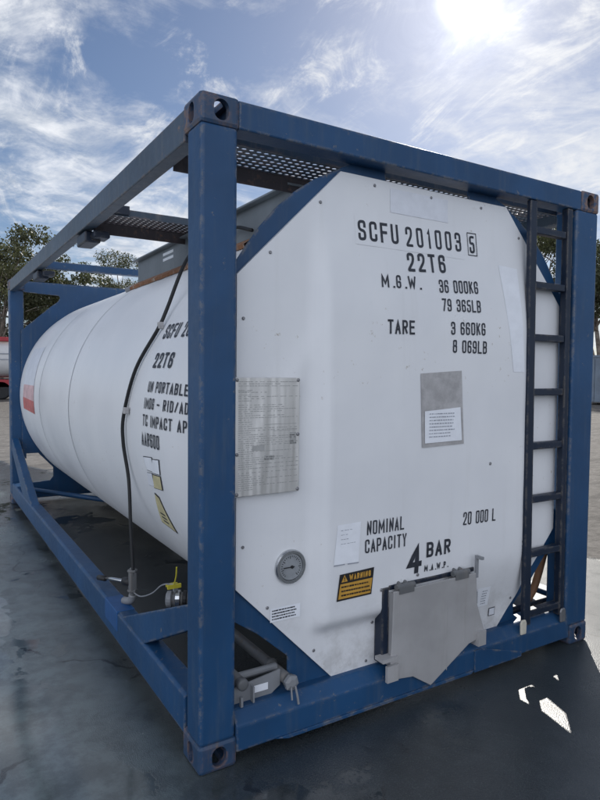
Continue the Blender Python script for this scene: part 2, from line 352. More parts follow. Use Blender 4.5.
def cw(c): return CW.get(c, 1.0)
def text_strips(txt, w, h, st, pitch, slant=0.0):
    """flat strips: list of (left point, right point) rows in text space, and total length"""
    strips = []; x = 0.0
    for ch in txt:
        if ch in GL:
            for k, stroke in enumerate(GL[ch]):
                iw, ih = w + (cw(ch)-1)*pitch - st, h-st
                if ch == '.': iw = w*.5
                pts = [(x + st/2 + a*iw, st/2 + b*ih) for a, b in stroke]
                if ch not in SHARP: pts = rounded(pts, w*0.42, 0.3*w if ch in 'DBPR' else -9)
                # subdivide
                q = [Vector(pts[0])]
                for a, b in zip(pts, pts[1:]):
                    a, b = Vector(a), Vector(b); n = max(1, int((b-a).length/(h*0.3)))
                    q += [a + (b-a)*(i+1)/n for i in range(n)]
                rows = []
                closed = (q[0]-q[-1]).length < 1e-6
                for i in range(len(q)):
                    p0 = q[i-1] if i else (q[-2] if closed else q[0]); p1 = q[i+1] if i < len(q)-1 else (q[1] if closed else q[-1])
                    d0 = (q[i]-p0); d1 = (p1-q[i])
                    if d0.length < 1e-9: d0 = d1
                    if d1.length < 1e-9: d1 = d0
                    d0.normalize(); d1.normalize(); t = (d0+d1)
                    t = t.normalized() if t.length > 1e-6 else d0
                    nrm = Vector((-t.y, t.x)); mk = st/2/max(0.55, nrm.dot(Vector((-d0.y, d0.x))))
                    e = q[i].copy()
                    if not closed and ch in SHARP | set('SC235690UGJPRBD'):
                        if i == 0: e -= d1*st/2*(1 if abs(d1.x) < .3 or abs(d1.y) < .3 else .2)
                        if i == len(q)-1: e += d0*st/2*(1 if abs(d0.x) < .3 or abs(d0.y) < .3 else .2)
                    L_, R2 = e + nrm*mk, e - nrm*mk
                    rows.append((L_, R2, k))
                strips.append([((l.x + slant*l.y, l.y, kk), (r.x + slant*r.y, r.y, kk)) for l, r, kk in rows])
        x += pitch*cw(ch)
    return strips, x
def lettering(mb, txt, length, h, fn, wfrac=0.74, stfrac=None, slant=0.0):
    """fn(s, t, lift) -> 3-D point; text is fitted into the given length"""
    n = sum(cw(c) for c in txt)
    pitch = length/(n - (1-wfrac)); w = pitch*wfrac; st = stfrac if stfrac else w*0.30
    strips, _ = text_strips(txt, w, h, st, pitch, slant)
    for rows in strips:
        vs = []; 
        for l, r in rows: vs += [fn(l[0], l[1], 0.0004*l[2]), fn(r[0], r[1], 0.0004*r[2])]
        mb.add(vs, [(2*i, 2*i+1, 2*i+3, 2*i+2) for i in range(len(rows)-1)])
    return mb

def tokens(txt, length, h, fn, wfrac, stfrac=None):
    """one mesh per word"""
    n = sum(cw(c) for c in txt); pitch = length/(n - (1-wfrac)); out = []; x = 0.0
    for wd in txt.split(' '):
        k = sum(cw(c) for c in wd)
        if wd: out.append(lettering(MB(), wd, pitch*(k - (1-wfrac)), h, (lambda s, t, l, x=x: fn(s+x, t, l)), wfrac, stfrac))
        x += pitch*(k + 0.75)
    return out

# ------------------------------------------------------------------ setting: ground
gm = MB(); NX = 60
gm.add([(-700, -700, 0), (700, -700, 0), (700, 700, 0), (-700, 700, 0)], [(0, 1, 2, 3)])
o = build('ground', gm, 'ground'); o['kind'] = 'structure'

# ------------------------------------------------------------------ the tank container
L, W, H = 5.80, 2.438, 2.591
TC = thing('tank_container', (W/2, 0, 0), 'white cylindrical tank held in a blue steel container frame with end ladder', 'tank container')
def part(name, mb, mat, parent=TC, **kw):
    o = build(name, mb, mat, None, **kw)
    o.parent = parent
    o.matrix_parent_inverse = parent_world(parent).inverted()
    return o
def parent_world(p):
    w = Matrix.Translation(p.location) if p.type == 'EMPTY' else Matrix.Identity(4)
    return w
CX, CZ, RT = 1.219, 1.262, 1.13
def smooth(a, b, x):
    t = max(0.0, min(1.0, (x-a)/(b-a))); return t*t*(3-2*t)

# --- posts
PW, PD = 0.155, 0.14
def lpost(x0, x1, y0, y1):
    mb = MB(); mb.box((x0, y0, 0.112), (x1, y1, H-0.112)); return mb
for sx in (0, 1):
    for sy in (0, 1):
        x0, x1 = (0.004, PW) if sx == 0 else (W-PW-0.045, W-0.004)
        y0, y1 = (0.004, PD) if sy == 0 else (L-PD, L-0.004)
        part('corner_post', lpost(x0, x1, y0, y1), 'blue', bevel=0.014, seg=3)

# --- corner castings: hollow boxes with oval openings
def stadium(c, u, v, hu, hv, ext, n=8):
    """closed oval prism mesh: centre c, axes u,v (half sizes), extruded +-ext"""
    u, v = Vector(u), Vector(v); w = u.cross(v).normalized(); r = min(hu, hv); P = []
    for i in range(4*n):
        a = 2*pi*i/(4*n); cu, cv = cos(a)*r, sin(a)*r
        cu += math.copysign(hu-r, cos(a)); cv += math.copysign(hv-r, sin(a))
        P.append(Vector(c) + u*cu + v*cv - w*ext)
    mb = MB(); mb.prism(P, w*2*ext); return mb
def temp(mb, bevel=0):
    o = build('tmp', mb, 'cast', bevel=bevel); return o
def casting(sx, sy, sz):
    x0, x1 = (0, .162) if sx == 0 else (W-.162, W)
    y0, y1 = (0, .178) if sy == 0 else (L-.178, L)
    z0, z1 = (0, .118) if sz == 0 else (H-.118, H)
    a = temp(MB().box((x0, y0, z0), (x1, y1, z1)), 0.016)
    t = 0.026
    cuts = [MB().box((x0+t, y0+t, z0+t), (x1-t, y1-t, z1-t))]
    zc = (z0+z1)/2
    cuts.append(stadium(((x0+x1)/2+.004*(1-2*sx), y0 if sy == 0 else y1, zc), (1, 0, 0), (0, 0, 1), .031, .039, .05))
    cuts.append(stadium((x0 if sx == 0 else x1, (y0+y1)/2, zc), (0, 1, 0), (0, 0, 1), .026, .039, .05))
    cuts.append(stadium(((x0+x1)/2, (y0+y1)/2, z1 if sz else z0), (1, 0, 0), (0, 1, 0), .032, .062, .05))
    tmp = []
    for c in cuts:
        co = temp(c); tmp.append(co)
        md = a.modifiers.new('b', 'BOOLEAN'); md.object = co; md.operation = 'DIFFERENCE'; md.solver = 'EXACT'
    dg = bpy.context.evaluated_depsgraph_get()
    me = bpy.data.meshes.new_from_object(a.evaluated_get(dg))
    for co in tmp + [a]: bpy.data.objects.remove(co)
    o = bpy.data.objects.new('corner_casting', me); COL.objects.link(o)
    o.parent = TC; o.matrix_parent_inverse = parent_world(TC).inverted()
    return o
for sx in (0, 1):
    for sy in (0, 1):
        for sz in (0, 1): casting(sx, sy, sz)

# --- rails
for y0, sgn in ((0.006, 1), (L-0.006, -1)):
    def yy(d): return y0 + sgn*d
    part('end_rail', MB().prism([(0.160, yy(0), 2.478), (0.160, yy(0), 2.582), (0.160, yy(.012), 2.588), (0.160, yy(.10), 2.588), (0.160, yy(.10), 2.478)], (W-.32, 0, 0)), 'blue', bevel=0.006)
    part('end_rail', MB().prism([(0.160, yy(0), .045), (0.160, yy(0), .150), (0.160, yy(.05), .198), (0.160, yy(.15), .198), (0.160, yy(.15), .045)], (W-.32, 0, 0)), 'blue', bevel=0.008)
part('rail_stiffener', MB().prism([(1.50, 0.000, .036), (1.86, 0.000, .036), (1.86, 0.000, .064), (1.55, 0.000, .150), (1.50, 0.000, .150)], (0, .010, 0)), 'blue', bevel=0.002)
part('rail_stiffener', MB().prism([(.40, 0.001, .034), (1.48, 0.001, .034), (1.50, 0.001, .05), (.34, 0.001, .05)], (0, .12, 0)), 'blue', bevel=0.002)
for sx in (0, 1):
    def xx(d): return d if sx == 0 else W-d
    a, b = sorted((xx(.006), xx(.075)))
    part('side_rail', MB().prism([(xx(.006), .176, 2.452), (xx(.006), .176, 2.578), (xx(.075), .176, 2.578), (xx(.075), .176, 2.452)], (0, L-.352, 0)), 'blue_worn', bevel=0.006)
    part('side_rail', MB().prism([(xx(.008), .176, .082), (xx(.008), .176, .236), (xx(.020), .176, .248), (xx(.105), .176, .248), (xx(.105), .176, .082)], (0, L-.352, 0)), 'blue', bevel=0.006)
    # sloping braces from the lower side rail up to the posts
    for sy in (0, 1):
        def ym(d): return d if sy == 0 else L-d
        zt0, zt1, f0, f1 = (.525, .632, .72, 1.10) if sy == 0 else (.62, .77, 1.00, 1.60)
        br = MB().prism([(xx(.012), ym(.138), zt0), (xx(.012), ym(.138), zt1), (xx(.012), ym(f1), .246), (xx(.012), ym(f0), .246)], (.075*(1-2*sx), 0, 0))
        part('diagonal_brace', br, 'blue', bevel=0.005)
part('rail_patch', MB().box((.004, 1.17, .14), (.104, 1.42, .2515)), 'bluebright', bevel=0.004)

# --- end frame gusset plates (two ends, four corners each)
def gusset(pts, y, t=0.012): return MB().prism([(x, y, z) for x, z in pts], (0, t, 0))
TL = [(.150, 1.88), (.199, 2.008), (.234, 2.06), (.293, 2.142), (.371, 2.233), (.466, 2.318), (.56, 2.382), (.66, 2.435), (.76, 2.485), (.95, 2.485), (.95, 2.30), (.62, 2.20), (.32, 1.86), (.15, 1.70)]
BLp = [(.150, .80), (.150, .565), (.20, .53), (.30, .462), (.449, .333), (.45, .19), (.95, .19), (.95, .33), (.62, .40), (.32, .72)]
BRp = [(W-.150, .80), (W-.150, .60), (W-.23, .565), (2.044, .394), (1.905, .285), (1.905, .225), (1.955, .19), (1.45, .19), (1.45, .33), (W-.62, .42), (W-.32, .74)]
mir = lambda p: [(W-x, z) for x, z in p]
for pts in (TL, mir(TL), BLp, BRp): part('corner_gusset', gusset(pts, .0975), 'blue', bevel=0.003)
# far end: broad blue plate with rounded corner openings, built as overlapping-free quarter plates
def arc(c, r, a0, a1, n=5): return [(c[0]+r*cos(radians(a0+(a1-a0)*i/n)), c[1]+r*sin(radians(a0+(a1-a0)*i/n))) for i in range(n+1)]
def quarter(top):
    s = 1 if top else -1
    Z = (lambda d: 1.28 + s*d)
    # ring quarter between tank circle (r .95) and the frame, with a corner opening punched by outline detour
    out = [(.12, Z(0)), (.12, Z(.74)), (.165, Z(.76))]
    if top: out += [(.165, Z(.77)), (.20, Z(.80)), (.42, Z(1.00)), (.53, Z(1.09)), (.553, Z(1.135)), (.54, Z(1.158)), (.165, Z(1.175)), (.12, Z(1.20)), (.12, Z(1.29))]
    else: out += [(.165, Z(.70)), (.292, Z(.70)), (.458, Z(.88)), (.458, Z(.99)), (.423, Z(1.035)), (.165, Z(1.05)), (.12, Z(1.10)), (.12, Z(1.20))]
    out += [(CX, Z(1.29 if top else 1.20))]
    out += [(CX - .95*sin(radians(90*i/10)), Z(.95*cos(radians(90*i/10)))) for i in range(11)]
    return out
for top in (1, 0):
    q = quarter(top)
    part('corner_gusset', gusset(q, L-.16, .014), 'blue')
    part('corner_gusset', gusset(mir(q), L-.16, .014), 'blue')

# --- tank shell: cylinder lofted into the octagonal end
OCT = [(.19, .675), (.19, 1.945), (.685, 2.432), (1.745, 2.432), (2.208, 1.945), (2.208, .675), (1.745, .192), (.67, .192)]
def oct_r(th):
    """radius of the octagon outline from the tank axis at angle th"""
    dx, dz = cos(th), sin(th); best = 9
    for (a, b) in zip(OCT, OCT[1:] + OCT[:1]):
        ax, az = a[0]-CX, a[1]-CZ; ex, ez = b[0]-a[0], b[1]-a[1]
        den = dx*ez - dz*ex
        if abs(den) < 1e-9: continue
        t = (ax*ez - az*ex)/den; u_ = (ax*dz - az*dx)/den
        if t > 0 and -1e-6 <= u_ <= 1+1e-6: best = min(best, t)
    return best
def surf(y, th, off=0.0):
    k = smooth(.10, .80, y); r = (oct_r(th) - .012)*(1-k) + RT*k
    for ys in (2.85, 4.22):                       # lap joints of the cladding sheets
        r -= 0.004*math.exp(-((y-ys)/.012)**2)
    if y > 5.3: r -= 0.012*smooth(5.4, 5.62, y)
    r += off
    return Vector((CX + r*cos(th), y, CZ + r*sin(th)))
ys = [.094] + [.1+.05*i for i in range(1, 15)] + [1, 1.5, 2, 2.5, 2.82, 2.838, 2.85, 2.862, 2.88, 3.3, 3.8, 4.19, 4.208, 4.22, 4.232, 4.25, 4.7, 5.0, 5.3, 5.4, 5.5, 5.62, 5.645]
NS = 120; vs = []; fs = []
for y in ys:
    for k in range(NS): vs.append(surf(y, 2*pi*k/NS))
for i in range(len(ys)-1):
    for k in range(NS): fs.append((i*NS+k, i*NS+(k+1) % NS, (i+1)*NS+(k+1) % NS, (i+1)*NS+k))
fs.append(tuple(range((len(ys)-1)*NS, len(ys)*NS)))
shell = part('tank_shell', MB().add(vs, fs), 'white', smooth=True)
for yseam in (2.85, 4.22):
    vs = []; fs = []
    for k in range(NS):
        for d in (-.006, .006): vs.append(surf(yseam+d, 2*pi*k/NS, 0.0035))
    for k in range(NS): a = 2*k; b = 2*((k+1) % NS); fs.append((a, a+1, b+1, b))
    part('cladding_seam', MB().add(vs, fs), 'seam', shell)

TH = lambda deg: pi - radians(deg+0.9)          # angle above horizontal on the left flank
def tank_fn(y0, deg, h, up_=0.0):
    r0 = RT
    def fn(s, t, lift):
        return surf(y0 - s, TH(deg + math.degrees((t-h/2)/r0) + up_*s), 0.0035 + lift)
    return fn
for txt, y0, deg, ln, h in (('SCFU 201003 5', .955, 25.3, .70, .085), ('22T6', .945, 17.1, .262, .081), ('UN PORTABLE TANK', .94, 10.1, .68, .056),
                            ('IMDG - RID/ADR', .965, 5.8, .555, .056), ('TC IMPACT APPROVED', .970, 1.4, .777, .059), ('AAR600', .99, -3.5, .262, .070)):
    for mb in tokens(txt, ln, h, tank_fn(y0, deg, h), .70): part('lettering', mb, 'ink', shell)
def tank_quad(pts, off=0.004, n=6):
    """patch on the flank from four (y, deg) corners"""
    mb = MB(); vs = []
    for i in range(n+1):
        for j in range(n+1):
            a, b = i/n, j/n
            p = [(1-a)*(1-b)*pts[0][k] + a*(1-b)*pts[1][k] + a*b*pts[2][k] + (1-a)*b*pts[3][k] for k in (0, 1)]
            vs.append(surf(p[0], TH(p[1]), off))
    mb.add(vs, [(i*(n+1)+j, (i+1)*(n+1)+j, (i+1)*(n+1)+j+1, i*(n+1)+j+1) for i in range(n) for j in range(n)])
    return mb
# diamond hazard placards, and the small coded labels above them
def framed(pts, mat, inset=.86):
    c = [sum(p[k] for p in pts)/4 for k in (0, 1)]
    part('label', tank_quad(pts, .003), 'ink', shell)
    part('label', tank_quad([(c[0]+(p[0]-c[0])*inset, c[1]+(p[1]-c[1])*inset) for p in pts], .0045), mat, shell)
framed([(.992, -8.3), (.849, -7.7), (.832, -11.7), (.961, -11.9)], 'paper', .90)
framed([(.845, -8.1), (.743, -7.7), (.755, -11.8), (.878, -12.1)], 'paper', .90)
framed([(.878, -12.3), (.755, -12.0), (.767, -15.9), (.911, -16.4)], 'haz_yellow', .90)
framed([(.968, -12.5), (.883, -12.1), (.888, -15.9), (.990, -16.2)], 'paper_worn', .95)
framed([(.930, -17.8), (.869, -18.5), (.806, -28.7), (1.025, -27.8)], 'haz_yellow', .92)
for y0, d0, t in ((.955, -9.9, 'TC'), (.955, -14.1, 'TR'), (.845, -9.9, 'CN'), (.865, -14.1, 'UI')):
    part('label_print', lettering(MB(), t, .070, .042, tank_fn(y0, d0, .042), wfrac=.7), 'ink', shell)
mb = MB()
for k in range(3):
    d = -23.6 - 1.2*k; mb.add([surf(.95, TH(d), .0058), surf(.875, TH(d-.1), .0058), surf(.875, TH(d-.6), .0058), surf(.95, TH(d-.5), .0058)], [(0, 1, 2, 3)])
part('label_print', mb, 'ink', shell)
# bleached decal near the far end
part('faded_decal', tank_quad([(5.3, 27), (4.62, 27), (4.55, 6), (5.3, 6)], .003), 'pale', shell)
part('faded_decal', tank_quad([(5.25, 6), (4.55, 6), (4.53, -2), (5.27, -1)], .0031), 'pink', shell)
part('faded_decal', tank_quad([(5.27, -1), (4.53, -2), (4.53, -8.5), (5.27, -7.5)], .0032), 'red', shell)

# --- white end panel with raised centre
def panel_y(x, z):
    h = .052*smooth(.52, .61, x)*(1-smooth(1.86, 1.95, x))*(smooth(.40, .475, z) if x < 1.3 else smooth(.26, .62, z))*(1-smooth(1.75, 2.36, z))
    h += .010*max(0, 1-((x-1.2)/1.05)**2)*max(0, 1-((z-1.3)/1.15)**2)
    h += .0035*mnoise.noise(Vector((x*2.6, z*2.1, 3.3))) + .0015*mnoise.noise(Vector((x*7, z*5, 1.1)))
    dl = abs((z-1.55) - (x-.47)*1.6)           # a soft diagonal crease left of the raised panel
    h += .006*math.exp(-(dl/.10)**2)*smooth(.62, .52, x)*smooth(1.0, 1.3, z)*(1-smooth(1.7, 1.95, z)) if x < .62 else 0
    return .080 - h
def bounds(z):
    xl, xr = .19, 2.208
    if z > 1.945: xl = .19 + (z-1.945)/(2.432-1.945)*.495; xr = 2.208 - (z-1.945)/(2.432-1.945)*.463
    if z < .675: xl = .19 + (.675-z)/(.675-.192)*.48; xr = 2.208 - (.675-z)/(.675-.192)*.463
    return xl, xr
zs = sorted(set([.192, .675, 1.945, 2.432] + [.192 + (2.432-.192)*i/110 for i in range(111)])); NXp = 100
vs = []; fs = []
for z in zs:
    xl, xr = bounds(z)
    for i in range(NXp+1):
        x = xl + (xr-xl)*i/NXp; vs.append((x, panel_y(x, z), z))
for r in range(len(zs)-1):
    for i in range(NXp):
        a = r*(NXp+1)+i; fs.append((a, a+1, a+NXp+2, a+NXp+1))
mb = MB().add(vs, fs)
# folded rim
rim = [(x, z) for x, z in OCT]
n = len(rim)
mb.add([(x, panel_y(x, z), z) for x, z in rim] + [(x, .096, z) for x, z in rim], [(i, (i+1) % n, n+(i+1) % n, n+i) for i in range(n)])
panel = part('end_panel', mb, 'white', smooth=True)
md = panel.modifiers.new('split', 'EDGE_SPLIT'); md.split_angle = radians(40)

def pfn(x0, z0, x1, z1, slant=0.0, off=0.0025):
    d = Vector((x1-x0, z1-z0)); d.normalize(); nrm = Vector((-d.y, d.x))
    def fn(s, t, lift):
        x = x0 + d.x*s + nrm.x*t; z = z0 + d.y*s + nrm.y*t
        return Vector((x, panel_y(x, z) - off - lift, z))
    return fn
WORDS = [('SCFU',0.772,2.144,1.004,2.151,0.091), ('201003',1.049,2.147,1.41,2.162,0.094), ('22T6',1.048,2.03,1.291,2.044,0.088),
 ('M.G.W.',0.885,1.944,1.115,1.950,0.060), ('36 000KG',1.237,1.945,1.515,1.959,0.063), ('79 365LB',1.25,1.858,1.525,1.865,0.061), ('TARE',0.912,1.736,1.073,1.738,0.065),
 ('3 660KG',1.305,1.747,1.554,1.752,0.063), ('8 069LB',1.318,1.66,1.564,1.66,0.063), ('NOMINAL',0.81,0.831,1.027,0.831,0.064), ('CAPACITY',0.8,0.750,1.044,0.750,0.062),
 ('20 000 L',1.414,0.802,1.666,0.798,0.066), ('BAR',1.172,0.675,1.332,0.674,0.074), ('M.A.W.P.',1.161,0.608,1.315,0.606,0.032)]
for t, x0, z0, x1, z1, h in WORDS:
    ln = sqrt((x1-x0)**2 + (z1-z0)**2)
    wf = {'SCFU': .70, '201003': .62, '22T6': .66, 'M.A.W.P.': .6, 'M.G.W.': .62}.get(t, .76)
    for mb in tokens(t, ln, h, pfn(x0, z0, x1, z1), wf, {'M.A.W.P.': .0055}.get(t)): part('lettering', mb, 'ink', panel)
part('lettering', lettering(MB(), '5', .036, .088, pfn(1.470, 2.163, 1.51, 2.164), wfrac=1, stfrac=.0115), 'ink', panel)
part('lettering', lettering(MB(), '4', .090, .136, pfn(1.050, 0.609, 1.14, 0.610), wfrac=1, stfrac=.026, slant=.06), 'ink', panel)
mb = MB(); fn = pfn(1.456, 2.150, 1.52, 2.151)
for a, b, c, d in ((0, 0, .066, .004), (0, .112, .066, .116), (0, .004, .004, .112), (.062, .004, .066, .112)):
    mb.add([fn(a, b, 0), fn(c, b, 0), fn(c, d, 0), fn(a, d, 0)], [(0, 1, 2, 3)])
part('lettering', mb, 'ink', panel)

def sticker(name, pts, mat, off=.0016, n=5, parent=panel):
    """flat label on the end panel from four (x, z) corners: bl, br, tr, tl"""
    vs = []
    for i in range(n+1):
        for j in range(n+1):
            a, b = i/n, j/n
            x, z = [(1-a)*(1-b)*pts[0][k] + a*(1-b)*pts[1][k] + a*b*pts[2][k] + (1-a)*b*pts[3][k] for k in (0, 1)]
            vs.append((x, panel_y(x, z)-off, z))
    return part(name, MB().add(vs, [(i*(n+1)+j, (i+1)*(n+1)+j, (i+1)*(n+1)+j+1, i*(n+1)+j+1) for i in range(n) for j in range(n)]), mat, parent)
def rect(x0, z0, x1, z1): return [(x0, z0), (x1, z0), (x1, z1), (x0, z1)]
rnd = random.Random(5)
def dashes(mb, x0, z0, x1, z1, lines, hfrac=.42, off=.003, lmin=.7, gap=.012):
    """illegible fine print: rows of short dark marks"""
    dz = (z1-z0)/lines
    for i in range(lines):
        zc = z1 - dz*(i+.5); x = x0; xe = x0 + (x1-x0)*rnd.uniform(lmin, 1)
        while x < xe-.006:
            w = min(rnd.uniform(.004, .014), xe-x); h = dz*hfrac*rnd.uniform(.8, 1)
            vs = [(x, zc-h/2), (x+w, zc-h/2), (x+w, zc+h/2), (x, zc+h/2)]
            mb.add([(p, panel_y(p, q_)-off, q_) for p, q_ in vs], [(0, 1, 2, 3)]); x += w + rnd.uniform(.2, .6)*gap
    return mb
# weathered blank patch at the top, tall strip at the right, sticker by NOMINAL
sticker('label', rect(.962, 2.295, 1.326, 2.405), 'paper_worn')
sticker('label', [(1.764, 1.57), (1.852, 1.571), (1.815, 2.115), (1.672, 2.122)], 'paper')
# repaired number backgrounds (faint cut vinyl blocks)
sticker('label', rect(.755, 2.125, 1.425, 2.258), 'white', .0012)
part('label', MB().add([(.632, panel_y(.632, .722)-.002, .722), (.765, panel_y(.765, .718)-.002, .718), (.776, panel_y(.776, .898)-.002, .898), (.651, panel_y(.651, .895)-.002, .895)], [(0, 1, 2, 3)]), 'paper', panel)
mb = MB()
for a, b in (((.632, .720), (.690, .720)), ((.705, .719), (.765, .717))):
    mb.add([(a[0], panel_y(*a)-.003, a[1]-.004), (b[0], panel_y(*b)-.003, b[1]-.004), (b[0], panel_y(*b)-.003, b[1]+.001), (a[0], panel_y(*a)-.003, a[1]+.001)], [(0, 1, 2, 3)])
dashes(mb, .668, .80, .75, .88, 4, .12, .003, .4); part('label_print', mb, 'ink_faint', panel)
# document pocket: grey plate above, paper below
doc = sticker('document_pocket', [(1.126, 1.208), (1.402, 1.214), (1.378, 1.574), (1.110, 1.558)], 'grey_label', .004)
sticker('document_paper', [(1.140, 1.228), (1.385, 1.232), (1.372, 1.395), (1.136, 1.380)], 'paper', .007, parent=doc)
mb = MB(); dashes(mb, 1.165, 1.25, 1.34, 1.375, 8, .3, .0095); part('document_print', mb, 'ink_faint', doc)
# warning sign
ws = sticker('warning_sign', [(.650, .557), (.840, .559), (.853, .681), (.665, .675)], 'black', .003)
sticker('sign_face', [(.657, .566), (.833, .567), (.843, .635), (.667, .632)], 'amber', .0045, parent=ws)
part('sign_lettering', lettering(MB(), 'WARNING', .118, .026, pfn(.715, .643, .84, .645, off=.0050), wfrac=.76, stfrac=.0055), 'amber', ws)
mb = MB(); fn = pfn(.672, .640, .71, .641, off=.0050); mb.add([fn(0, 0, 0), fn(.034, 0, 0), fn(.017, .031, 0)], [(0, 1, 2)]); part('warning_triangle', mb, 'amber', ws)
mb = MB(); fn = pfn(.672, .640, .71, .641, off=.0062)
mb.add([fn(.0145, .011, 0), fn(.0195, .011, 0), fn(.0195, .022, 0), fn(.0145, .022, 0)], [(0, 1, 2, 3)]); mb.add([fn(.0145, .004, 0), fn(.0195, .004, 0), fn(.0195, .008, 0), fn(.0145, .008, 0)], [(0, 1, 2, 3)])
part('warning_mark', mb, 'black', ws)
mb = MB(); dashes(mb, .672, .572, .832, .628, 3, .42, .006, .85, .006); part('sign_print', mb, 'black', ws)
# small white label bottom left, two at bottom right
sticker('label', rect(.348, .508, .495, .567), 'paper', .003); mb = MB(); dashes(mb, .356, .514, .487, .562, 4, .5, .0045, .8, .006); part('label_print', mb, 'ink', panel)
sticker('label', rect(1.560, .337, 1.659, .444), 'paper', .003); mb = MB(); dashes(mb, 1.60, .345, 1.645, .43, 6, .4, .0045, .8, .006); part('label_print', mb, 'ink_faint', panel)
sticker('label', rect(1.675, .268, 1.724, .313), 'ink', .003); sticker('label', rect(1.679, .272, 1.720, .309), 'paper_worn', .0042)
# rim screws
for t in range(8):
    a, b = OCT[t], OCT[(t+1) % 8]; ln = sqrt((b[0]-a[0])**2 + (b[1]-a[1])**2); k = max(2, int(ln/.27))
    for i in range(k):
        f_ = (i+.5)/k; x = a[0]+(b[0]-a[0])*f_; z = a[1]+(b[1]-a[1])*f_
        dx, dz = CX-x, CZ-z; q_ = sqrt(dx*dx+dz*dz); x += dx/q_*.032; z += dz/q_*.032
        if z < .26 and .9 < x < 1.6: continue
        part('screw', MB().lathe((x, panel_y(x, z)+.002, z), (0, -1, 0), [(0, .0070), (.005, .0070), (.007, .005), (.007, .0)], 10), 'screw', panel)
for x, z in ((1.12, .60), (1.0, .578), (.90, .566), (.89, .40), (1.60, 1.10)):
    part('screw', MB().lathe((x, panel_y(x, z)+.002, z), (0, -1, 0), [(0, .008), (.005, .008), (.007, .005), (.007, 0)], 10), 'screw', panel)
# thermometer
gx, gz = .443, .733; gy = panel_y(gx, gz)
ga = part('thermometer', MB().lathe((gx, gy+.004, gz), (0, -1, 0), [(0, .074), (.014, .074), (.020, .070), (.020, .058), (.012, .056)], 40), 'chrome')
part('dial', MB().lathe((gx, gy-.0085, gz), (0, -1, 0), [(0, .055), (.003, .055)], 36), 'dial', ga)
mb = MB()
for i in range(24):
    a = radians(-50 + 280*i/23); r0 = .042 if i % 4 else .036
    c, s = cos(a), sin(a); w = .0016
    mb.add([(gx+r0*c-w*s, gy-.0122, gz+r0*s+w*c), (gx+r0*c+w*s, gy-.0122, gz+r0*s-w*c), (gx+.049*c+w*s, gy-.0122, gz+.049*s-w*c), (gx+.049*c-w*s, gy-.0122, gz+.049*s+w*c)], [(0, 1, 2, 3)])
part('dial_marks', mb, 'black', ga)
part('needle', MB().box((gx-.038, gy-.015, gz-.002), (gx+.016, gy-.0135, gz+.002)).lathe((gx+.004, gy-.0120, gz), (0, -1, 0), [(0, .007), (.006, .006)], 12), 'black', ga)

# data plate, stood off the panel
dp = part('data_plate', MB().box((.168, .046, 1.060), (.466, .050, 1.536)), 'brushed', bevel=.002)
mb = MB()
def mark(x, z, w, h, y=.0452): mb.add([(x, y, z), (x+w, y, z), (x+w, y, z+h), (x, y, z+h)], [(0, 1, 2, 3)])
for r in range(52):
    z = 1.518 - r*.0085
    x = .182; stop = rnd.choice((.24, .30, .38, .45, .45))
    if rnd.random() < .15: continue
    while x < stop:
        w = rnd.uniform(.004, .014)
        mark(x, z, w, .0028); x += w + rnd.choice((.0022, .0022, .004, .012))
for x, z, w, h in ((.182, 1.465, .055, .002), (.182, 1.48, .055, .002), (.30, 1.345, .15, .002), (.34, 1.318, .112, .002), (.42, 1.26, .03, .05), (.245, 1.24, .055, .022), (.30, 1.20, .045, .02)): mark(x, z, w, h)
part('engraving', mb, 'etched', dp)
for x in (.176, .458):
    for z in (1.07, 1.30 if x > .3 else 1.23, 1.526):
        part('rivet', MB().lathe((x, .047, z), (0, -1, 0), [(0, .008), (.004, .007), (.006, .003)], 10), 'screw', dp)
part('plate_bracket', MB().box((.20, .050, 1.12), (.44, .078, 1.15)).box((.20, .050, 1.44), (.44, .078, 1.47)), 'steel', dp)

# --- grey hinged valve cover on the end panel
vb = part('valve_cover', MB().prism([(.945, -.014, .558), (1.482, -.014, .560), (1.492, -.014, .40), (1.545, -.014, .262), (1.545, -.014, .222), (1.44, -.014, .206), (1.185, -.014, .060), (1.07, -.014, .132), (.925, -.014, .150), (.938, -.014, .30)], (0, .010, 0)), 'plate', bevel=.003)
part('cover_side', MB().box((.947, -.004, .20), (.953, .060, .548)), 'plate', vb)
part('cover_side', MB().box((1.474, -.004, .22), (1.480, .060, .548)), 'plate', vb)
for x, z0, z1 in ((1.285, .11, .42), (1.405, .215, .40)): part('cover_fold', MB().box((x, -.0152, z0), (x+.003, -.0138, z1)), 'plate', vb)
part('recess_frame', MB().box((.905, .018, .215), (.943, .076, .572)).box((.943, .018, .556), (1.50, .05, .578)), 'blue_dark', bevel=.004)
part('cover_foot', MB().box((.875, -.03, .245), (.96, .03, .262)).box((.90, -.032, .150), (.965, -.016, .225)), 'plate', vb)
part('cover_foot', MB().box((1.49, -.03, .185), (1.545, .02, .26)), 'plate', vb)
def hinge(x, z):
    h = MB().tube([(x-.055, -.004, z), (x+.055, -.004, z)], .014, 10).tube([(x-.02, -.004, z), (x-.02, .03, z+.01)], .010, 8).tube([(x+.02, -.004, z), (x+.02, .03, z+.01)], .010, 8)
    h.box((x-.045, -.018, z-.03), (x+.045, -.0145, z))
    return h
part('hinge', hinge(1.02, .572), 'pipe', vb); part('hinge', hinge(1.38, .576), 'pipe', vb)
part('latch', MB().prism([(1.478, -.004, .535), (1.478, -.016, .535), (1.478, -.016, .634), (1.478, -.05, .634), (1.478, -.05, .648), (1.478, -.004, .648)], (.016, 0, 0)), 'steel', vb); part('hook', MB().box((1.4825, -.012, .40), (1.496, .0, .46)), 'steel', vb)

